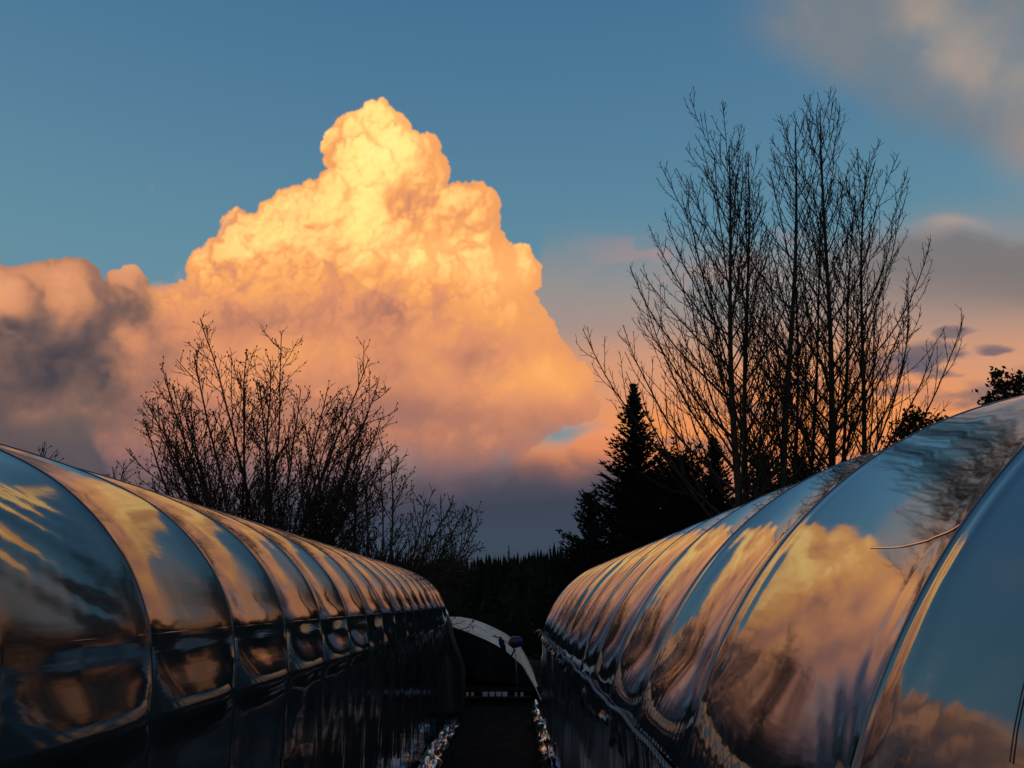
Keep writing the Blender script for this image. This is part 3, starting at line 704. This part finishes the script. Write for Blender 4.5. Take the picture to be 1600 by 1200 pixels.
shrub(-7.35, 25.5, 'big bare many-stemmed shrub with swelling buds behind the left greenhouse', 29, .78, 11.4, 6, 1.9, 2.6, skew=.0, fall=.22)
shrub(-4.3, 25.0, 'lower bare shrub beside the big one, its arching twigs reaching over the gap', 18, .86, 7.2, 9, 1.5, 1.6)
shrub(-11.6, 24.5, 'low bare shrub at the left foot of the big budding shrub', 8, .6, 7.3, 13, 2.0, 2.4)
shrub(-15.1, 25.0, 'small leafless sapling whose tips just clear the left greenhouse ridge', 4, .3, 8.1, 21, 1.0, 3.0)

def conifer(name, x, y, H, W, label, seed, whorls=44, group=None, z0=0, mat='needle', cat='tree', top=.03, fill=1.0, shape=1.0):
    """trunk, whorls of limbs at uneven heights, each limb a spray of needle-covered shoots"""
    random.seed(seed); t = empty(name, (x, y, z0), label, cat, group); tr = MB(); tr.tube([(x, y, z0), (x, y, z0 + H * .98)], [H * .02 + .03, .015], 6); tr.build('trunk', M['bark'], t)
    V = []; F = []
    for k in range(whorls):
        f = ((k + random.random() * .8) / whorls) ** .95; z = z0 + H * (.02 + .965 * f); Rr = W * ((1 - f) ** shape + top) * random.uniform(.72, 1.12)
        nb = max(4, int((6 + 8 * (1 - f)) * fill))
        for b in range(nb):
            az = random.uniform(0, 2 * math.pi); L = Rr * random.uniform(.6, 1.15)
            rise = .12 + .75 * f ** 2 + random.uniform(-.15, .2)
            d = Vector((math.cos(az), math.sin(az), rise)).normalized(); side = Vector((-math.sin(az), math.cos(az), 0))
            p = Vector((x, y, z + random.uniform(-.12, .12))); m = max(3, int(L / .26))
            for j in range(m + 1):
                q = p + d * (L * (j + .3) / (m + .3)) + Vector((0, 0, -.07 * L * math.sin(j / m * 3.0)))
                sl = (L * .20) * (1 - .5 * j / m) * random.uniform(.6, 1.3) + .13
                for sg in (-1, 1, 0):
                    dd = (d * random.uniform(.6, 1.0) + side * sg * random.uniform(.5, 1.0) + Vector((0, 0, random.uniform(-.25, .6)))).normalized(); w = .030 + .055 * sl
                    e = q + dd * sl; o = len(V); a = dd.orthogonal().normalized() * w; b_ = dd.cross(a)
                    V += [tuple(q - a), tuple(q + a), tuple(e), tuple(q + b_), tuple(q - b_)]
                    F += [(o, o + 1, o + 2), (o + 3, o + 4, o + 2)]
    cr = MB(); cr.v = V; cr.f = F
    cr.build('crown', M[mat], t, False); return t
conifer('spruce_tree', 5.55, 37, 12.55, 3.9, 'big dark spruce left of the bare aspens, tallest evergreen by the greenhouse', 31, 104, shape=.95, fill=1.2)
conifer('spruce_tree', 7.3, 36, 8.9, 3.6, 'bushy dark spruce just right of the big one, under the bare limbs', 32, 80, top=.30, fill=1.3)
conifer('spruce_tree', 9.3, 38, 10.3, 3.0, 'narrow dark spruce at the foot of the leftmost aspen', 33, 80, shape=.8, fill=1.2)
conifer('spruce_tree', 11.0, 36.5, 9.0, 3.4, 'low dark spruce behind the middle aspen trunk', 34, 66, top=.25, fill=1.2)
conifer('spruce_tree', 13.6, 39, 9.5, 3.4, 'low dark spruce behind the rightmost aspen', 35, 60, top=.22)
conifer('spruce_tree', 3.7, 40, 7.9, 3.0, 'small dark spruce at the left foot of the big spruce', 36, 60, top=.15)

def leafy(x, y, blobs, label, seed, trunk_r=.08, z_base=0):
    """broad-leaved evergreen: trunk, limbs to each clump, many leaf-sized faces"""
    random.seed(seed); t = empty('evergreen_bush', (x, y, 0), label, 'bush'); tr = MB(); cr = MB()
    c0 = Vector((x, y, 0)); top_ = Vector((x, y, min(b[2] for b in blobs) - .6)); tr.tube([c0, top_], [trunk_r * 1.6, trunk_r], 6)
    for bx, by, bz, br_ in blobs:
        c = Vector((bx, by, bz)); tr.tube([top_, top_.lerp(c, .5) + rv(.1), c], [trunk_r * .8, trunk_r * .5, .015], 5)
        for k in range(int(420 * br_ ** 1.6)):
            q = c + Vector((random.gauss(0, .42), random.gauss(0, .42), random.gauss(0, .36))) * br_
            a = rv(1).normalized() * .10 * random.uniform(.6, 1.4); b = a.cross(rv(1)).normalized() * .06
            cr.add([tuple(q - a), tuple(q + b), tuple(q + a), tuple(q - b)], [(0, 1, 2, 3)])
        for k in range(16):
            q = c + rv(1).normalized() * br_ * random.uniform(.7, 1.15); tr.tube([c, q], [.012, .006], 3, False)
    tr.build('trunk', M['bark'], t); cr.build('crown', M['leaf'], t, False); return t

# ------------------------------------------------------------------ FAR FOREST
def far_conifer_mesh(mb, x, y, H, W, rg):
    k_ = 9
    for k in range(k_):
        f = k / k_; z = H * (.05 + .93 * f); r = W * (1 - f) ** .9 * rg.uniform(.8, 1.2) + .1; n = 8; a0_ = rg.uniform(0, 6)
        vs = [(x, y, z + H * .17)]
        for j in range(n * 2):
            rr = r * (1 if j % 2 else .45) * rg.uniform(.8, 1.2); a = a0_ + math.pi * j / n; vs.append((x + rr * math.cos(a), y + rr * math.sin(a), z - .2 * r * (j % 2)))
        mb.add(vs, [(0, 1 + j, 1 + (j + 1) % (2 * n)) for j in range(2 * n)])
rg = random.Random(77)
mb = MB()
def wood_top(px):    # height of the forest edge seen from the lane, as the elevation over azimuth
    return np.interp(px, [-500, -60, -25, -11, -7.5, -5.5, -3.8, -2, 0, 3, 6, 12, 30, 60, 500], [4.5, 4.2, 3.8, 3.4, 3.1, 2.75, 2.7, 2.95, 3.1, 3.55, 3.9, 4.3, 4.6, 4.6, 4.6])
for row, Y in enumerate((150, 162, 175, 190)):
    a = -62.0
    while a < 62:
        x = Y * math.tan(R(a)); D = math.hypot(x, Y)
        e = float(wood_top(a)) - .10 * (4 - row) + rg.uniform(-.16, .07) + .16 * mnoise.noise(Vector((a * .55, row * 3.1, 0))) - (.0 if rg.random() > .12 else -.22)
        H = EYE + D * math.tan(R(e)); far_conifer_mesh(mb, x, Y + rg.uniform(-4, 4), H, H * rg.uniform(.11, .22), rg)
        a += rg.uniform(.20, .42) * (1 if abs(a) < 12 else 2.0)
tag(mb.build('forest', M['wood_far'], None, False), 'dark conifer forest along the horizon beyond the greenhouses', 'forest', None, 'stuff')
# rough hedge and low growth that closes the view under the forest
mb = MB()
for k in range(5200):
    x = rg.uniform(-70, 80); y = rg.uniform(46, 60); z = abs(rg.gauss(0, 1.5)) * (1 + .3 * math.sin(x * .4))
    s_ = rg.uniform(.25, .6); a = rg.uniform(0, 6.3)
    mb.add([(x - s_ * math.cos(a), y - s_ * math.sin(a), z), (x + s_ * math.cos(a), y + s_ * math.sin(a), z + rg.uniform(-.2, .2)), (x + rg.uniform(-.2, .2), y, z + s_ * 1.6)], [(0, 1, 2)])
tag(mb.build('undergrowth', M['wood_far'], None, False), 'dark low undergrowth at the foot of the forest', 'undergrowth', None, 'stuff')
def far_single(azd_, Y, e, wf, label, seed):
    x = Y * math.tan(R(azd_)); D = math.hypot(x, Y); H = EYE + D * math.tan(R(e)); random.seed(seed)
    conifer('fir_tree', x, Y, H, H * wf, label, seed, 40, mat='wood_far', top=.02, fill=.8)
far_single(-.22, 130, 3.7, .12, 'pointed fir standing above the forest edge in the middle of the gap', 51)
far_single(2.55, 130, 3.75, .10, 'slim pointed fir at the right of the gap, above the forest edge', 52)
random.seed(61)
leafy(-5.9, 78, [(-6.4, 78, 6.0, 1.2), (-5.2, 78, 5.9, 1.2), (-5.8, 78, 6.6, 1.1), (-6.9, 78, 5.0, 1.3), (-4.8, 78, 4.8, 1.3), (-5.8, 78, 4.6, 1.6), (-5.8, 78, 3.2, 1.6)], 'round-topped dark tree at the left of the gap, before the forest', 62)
leafy(15.6, 31, [(14.9, 31, 9.05, .75), (15.5, 31, 9.0, .8), (15.2, 31, 9.6, .5), (16.25, 31, 9.35, .55), (16.6, 31, 9.2, .45), (15.9, 31, 8.5, .9), (14.5, 31, 8.4, .6)], 'dark leafy bush top showing over the right greenhouse beside the aspens', 63)
leafy(18.8, 31, [(18.2, 31, 10.2, .5), (18.8, 31, 10.9, .5), (19.4, 31, 11.0, .55), (19.0, 31, 10.3, .8), (19.9, 31, 10.6, .6), (20.6, 31, 11.0, .7), (18.65, 31, 11.3, .3)], 'dark leafy bush top at the right edge, higher up the greenhouse roof line', 64)

# ------------------------------------------------------------------ FAR TUNNEL, SPINNER, SMALL THINGS
tun = empty('low_tunnel', (-1.9, 28, 0), 'low film tunnel crossing the end of the lane, its roof catching the orange sky', 'greenhouse')
def arc(cx, w, h, n=90):
    us = np.sin(np.linspace(-math.pi / 2, math.pi / 2, n))
    return [(cx + w * u_, float(np.interp(abs(u_), [0, .12, .27, .40, .53, .62, .70, .78, .84, .93, 1], [2.2, 2.19, 2.10, 1.94, 1.755, 1.60, 1.44, 1.21, 1.03, .52, 0]))) for u_ in us]
TC, TW, TH = -2.6, 3.46, 2.2
q = np.array(arc(TC, TW, TH)); ty = [25.6 + 1.4 * k for k in range(9)]
for k in range(len(ty) - 1):
    ts = np.linspace(0, 1, 9)
    P = np.array([[(TC + (x - TC) * (1 - .040 * 4 * t * (1 - t)), ty[k] + 1.4 * t, z * (1 - .040 * 4 * t * (1 - t)) + .003 * mnoise.noise(Vector((x * 3, (ty[k] + t) * 2, 0)))) for x, z in q] for t in ts])
    grid_mesh('film_panel', P, M['film_pale'], tun)
for y in ty:
    mb = MB(); mb.tube([(TC + (x - TC) * 1.006, y, z + .012) for x, z in q], .02, 6); mb.build('hoop', M['film_pale'], tun)
mb = MB(); ring = [(x, 25.66, z - .04) for x, z in q]; mb.add([(TC, 25.66, .9)] + ring, [(0, i, i + 1) for i in range(1, len(ring))]); mb.add([(TC, 25.66, .9), ring[-1], (TC + TW, 25.66, .42), (TC - TW, 25.66, .42), ring[0]], [(0, 1, 2), (0, 2, 3), (0, 3, 4)]); mb.build('end_wall', M['curtain'], tun, False)
mb = MB(); mb.box((TC - TW, 25.6, .34), (TC + TW, 25.66, .46)); mb.build('base_board', M['timber'], tun, False)
mb = MB(); mb.tube([(TC + TW * .55, 25.6, .4), (TC + TW * .55, 25.6, 1.62)], .03, 6); mb.build('door_post', M['timber'], tun)
# row of white tubs on a bench in front of the tunnel
bench = empty('bench', (-.7, 25.2, 0), 'dark low timber bench carrying pale tubs before the low tunnel', 'bench')
mb = MB(); mb.box((-1.55, 25.0, .20), (.55, 25.35, .25)); mb.build('bench_top', M['timber'], bench, False)
for bx in (-1.4, -.5, .4):
    mb = MB(); mb.box((bx - .03, 25.1, 0), (bx + .03, 25.3, .20)); mb.build('leg', M['timber'], bench, False)
def tub(x, w, h, label):
    mb = MB(); n_ = 12
    for (r_a, r_b, za, zb) in ((w * .42, w * .5, 0, h), (w * .5, w * .45, h, h), (w * .45, w * .38, h, .02)):
        vs = [(x + r_a * math.cos(2 * math.pi * k / n_), 25.17 + r_a * math.sin(2 * math.pi * k / n_), .252 + za) for k in range(n_)] + [(x + r_b * math.cos(2 * math.pi * k / n_), 25.17 + r_b * math.sin(2 * math.pi * k / n_), .252 + zb) for k in range(n_)]
        mb.add(vs, [(k, (k + 1) % n_, n_ + (k + 1) % n_, n_ + k) for k in range(n_)])
    mb.add([(x + w * .42 * math.cos(2 * math.pi * k / n_), 25.17 + w * .42 * math.sin(2 * math.pi * k / n_), .254) for k in range(n_)], [tuple(range(n_))])
    return tag(mb.build('tub', M['white'], None, True), label, 'tub', 'pale tubs on the bench before the low tunnel')
for x, w_ in zip((-.76, -.57, -.38, -.21), ('first', 'second', 'third', 'fourth')): tub(x, .17, .11, w_ + ' large pale tub from the left in the middle of the bench')
for x, w_ in zip((-1.42, -1.27, -1.12), ('leftmost', 'middle', 'rightmost')): tub(x, .08, .10, w_ + ' of three small pale pots at the left end of the bench')
for x, w_ in zip((.12, .28), ('left', 'right')): tub(x, .09, .10, w_ + ' one of two small pale pots at the right end of the bench')

# wind spinner: post, cross arm, round body painted blue and red, leaf-shaped tail fin
sx, sy = .09, 24.3
sp_ = empty('wind_spinner', (sx, sy, 0), 'blue and red wind spinner with a dark blue tail fin on a post', 'wind spinner')
mb = MB(); mb.tube([(sx + .08, sy, 0), (sx + .04, sy, .9), (sx, sy, 1.52)], [.016, .014, .012], 6); mb.build('post', M['steel'], sp_)
mb = MB(); mb.tube([(sx - .62, sy, 1.93), (sx - .40, sy, 1.86), (sx - .2, sy, 1.72), (sx, sy, 1.55)], [.02, .018, .015, .015], 6); mb.build('arm', M['cord_dark'], sp_)
def lobe(cx, cz, r, sc, rot, a0_, a1_, mat, name):
    mb = MB(); vs = []; fs = []; nn, mm = 14, 10
    for i in range(mm + 1):
        th = math.pi * i / mm
        for k in range(nn + 1):
            ph = a0_ + (a1_ - a0_) * k / nn
            v_ = Vector((r * sc[0] * math.sin(th) * math.cos(ph), r * sc[1] * math.cos(th), r * sc[2] * math.sin(th) * math.sin(ph)))
            v_ = Matrix.Rotation(rot, 3, 'Y') @ v_; vs.append((cx + v_.x, sy + v_.y, cz + v_.z))
    for i in range(mm):
        for k in range(nn): fs.append((i * (nn + 1) + k, i * (nn + 1) + k + 1, (i + 1) * (nn + 1) + k + 1, (i + 1) * (nn + 1) + k))
    mb.add(vs, fs); return mb.build(name, mat, sp_)
lobe(sx + .02, 1.76, .175, (1.12, .75, .90), -.35, -math.pi, math.pi, M['blue'], 'body')
lobe(sx + .008, 1.768, .181, (1.14, .80, .92), -.35, .50 * math.pi, 1.0 * math.pi, M['red'], 'red_cap')
mb = MB(); prof_ = [(-.42, 1.92, .01), (-.40, 1.82, .07), (-.36, 1.68, .085), (-.31, 1.55, .06), (-.28, 1.47, .008)]
vs = []
for (px2, pz, hw) in prof_: vs += [(sx + px2 - hw, sy, pz), (sx + px2, sy - .03, pz), (sx + px2 + hw, sy, pz), (sx + px2, sy + .03, pz)]
mb.add(vs, [(i * 4 + k, i * 4 + (k + 1) % 4, i * 4 + 4 + (k + 1) % 4, i * 4 + 4 + k) for i in range(4) for k in range(4)]); mb.build('tail_fin', M['navy'], sp_)
mb = MB(); mb.tube([(sx - .12, sy, 1.36), (sx - .05, sy, 1.50), (sx, sy, 1.58)], [.03, .025, .03], 6); mb.tube([(sx - .12, sy, 1.36), (sx - .16, sy, 1.30), (sx - .20, sy, 1.38)], .018, 6); mb.build('bracket', M['timber'], sp_)
# a cord and an added glint strip on the film of the right greenhouse, laid on its surface
def lay(name, pts, r, mat, label, flat=0):
    from mathutils.bvhtree import BVHTree
    trees = [BVHTree.FromPolygons([v.co[:] for v in o.data.vertices], [tuple(p.vertices) for p in o.data.polygons]) for o in right.children if o.name.startswith('film_panel')]
    ax = Vector((RX, 0, RZ)); out = []
    dense = [Vector(a).lerp(Vector(b), k / 8) for a, b in zip(pts[:-1], pts[1:]) for k in range(8)] + [Vector(pts[-1])]
    for p in dense:
        b = min((t.find_nearest(p) for t in trees), key=lambda h: h[3]); n = b[1]
        if n.dot(Vector((p.x, 0, p.z)) - ax) < 0: n = -n
        out.append(b[0] + n * (r + .002))
    if flat:      # added metal strip, face leaned down to imitate a film crease's glint
        vs = []
        for i, q in enumerate(out):
            tg = (out[min(i + 1, len(out) - 1)] - out[max(i - 1, 0)]).normalized(); n = Vector((q.x, 0, q.z)) - ax; n.normalize()
            n = (n + Vector((0, 0, -flat))).normalized(); b_ = n.cross(tg).normalized() * r * 1.3
            vs += [tuple(q - b_), tuple(q + b_), tuple(q + b_ - n * .003), tuple(q - b_ - n * .003)]
        mb = MB(); m_ = len(out); mb.add(vs, [(i * 4 + k, i * 4 + (k + 1) % 4, i * 4 + 4 + (k + 1) % 4, i * 4 + 4 + k) for i in range(m_ - 1) for k in range(4)] + [(0, 1, 2, 3), (m_ * 4 - 1, m_ * 4 - 2, m_ * 4 - 3, m_ * 4 - 4)])
        return tag(mb.build(name, mat, None, False), label, 'added strip')
    mb = MB(); mb.tube(out, r, 6); return tag(mb.build(name, mat), label, 'cord')
lay('glint_strip', [(1.296, 3.224, 3.100), (1.276, 2.899, 3.072), (1.266, 2.647, 3.058), (1.266, 2.446, 3.058), (1.27, 2.40, 3.062)], .0011, M['glint_metal'], 'thin added metal strip imitating a glint across the near film panel above the mirrored cloud', .28)
lay('dark_cord', [(1.096, 1.847, 2.817), (1.057, 1.83, 2.753), (1.015, 1.814, 2.679), (0.982, 1.799, 2.613), (0.954, 1.779, 2.557)], .0016, M['cord_dark'], 'dark cord hanging down the nearest film panel at the right edge')
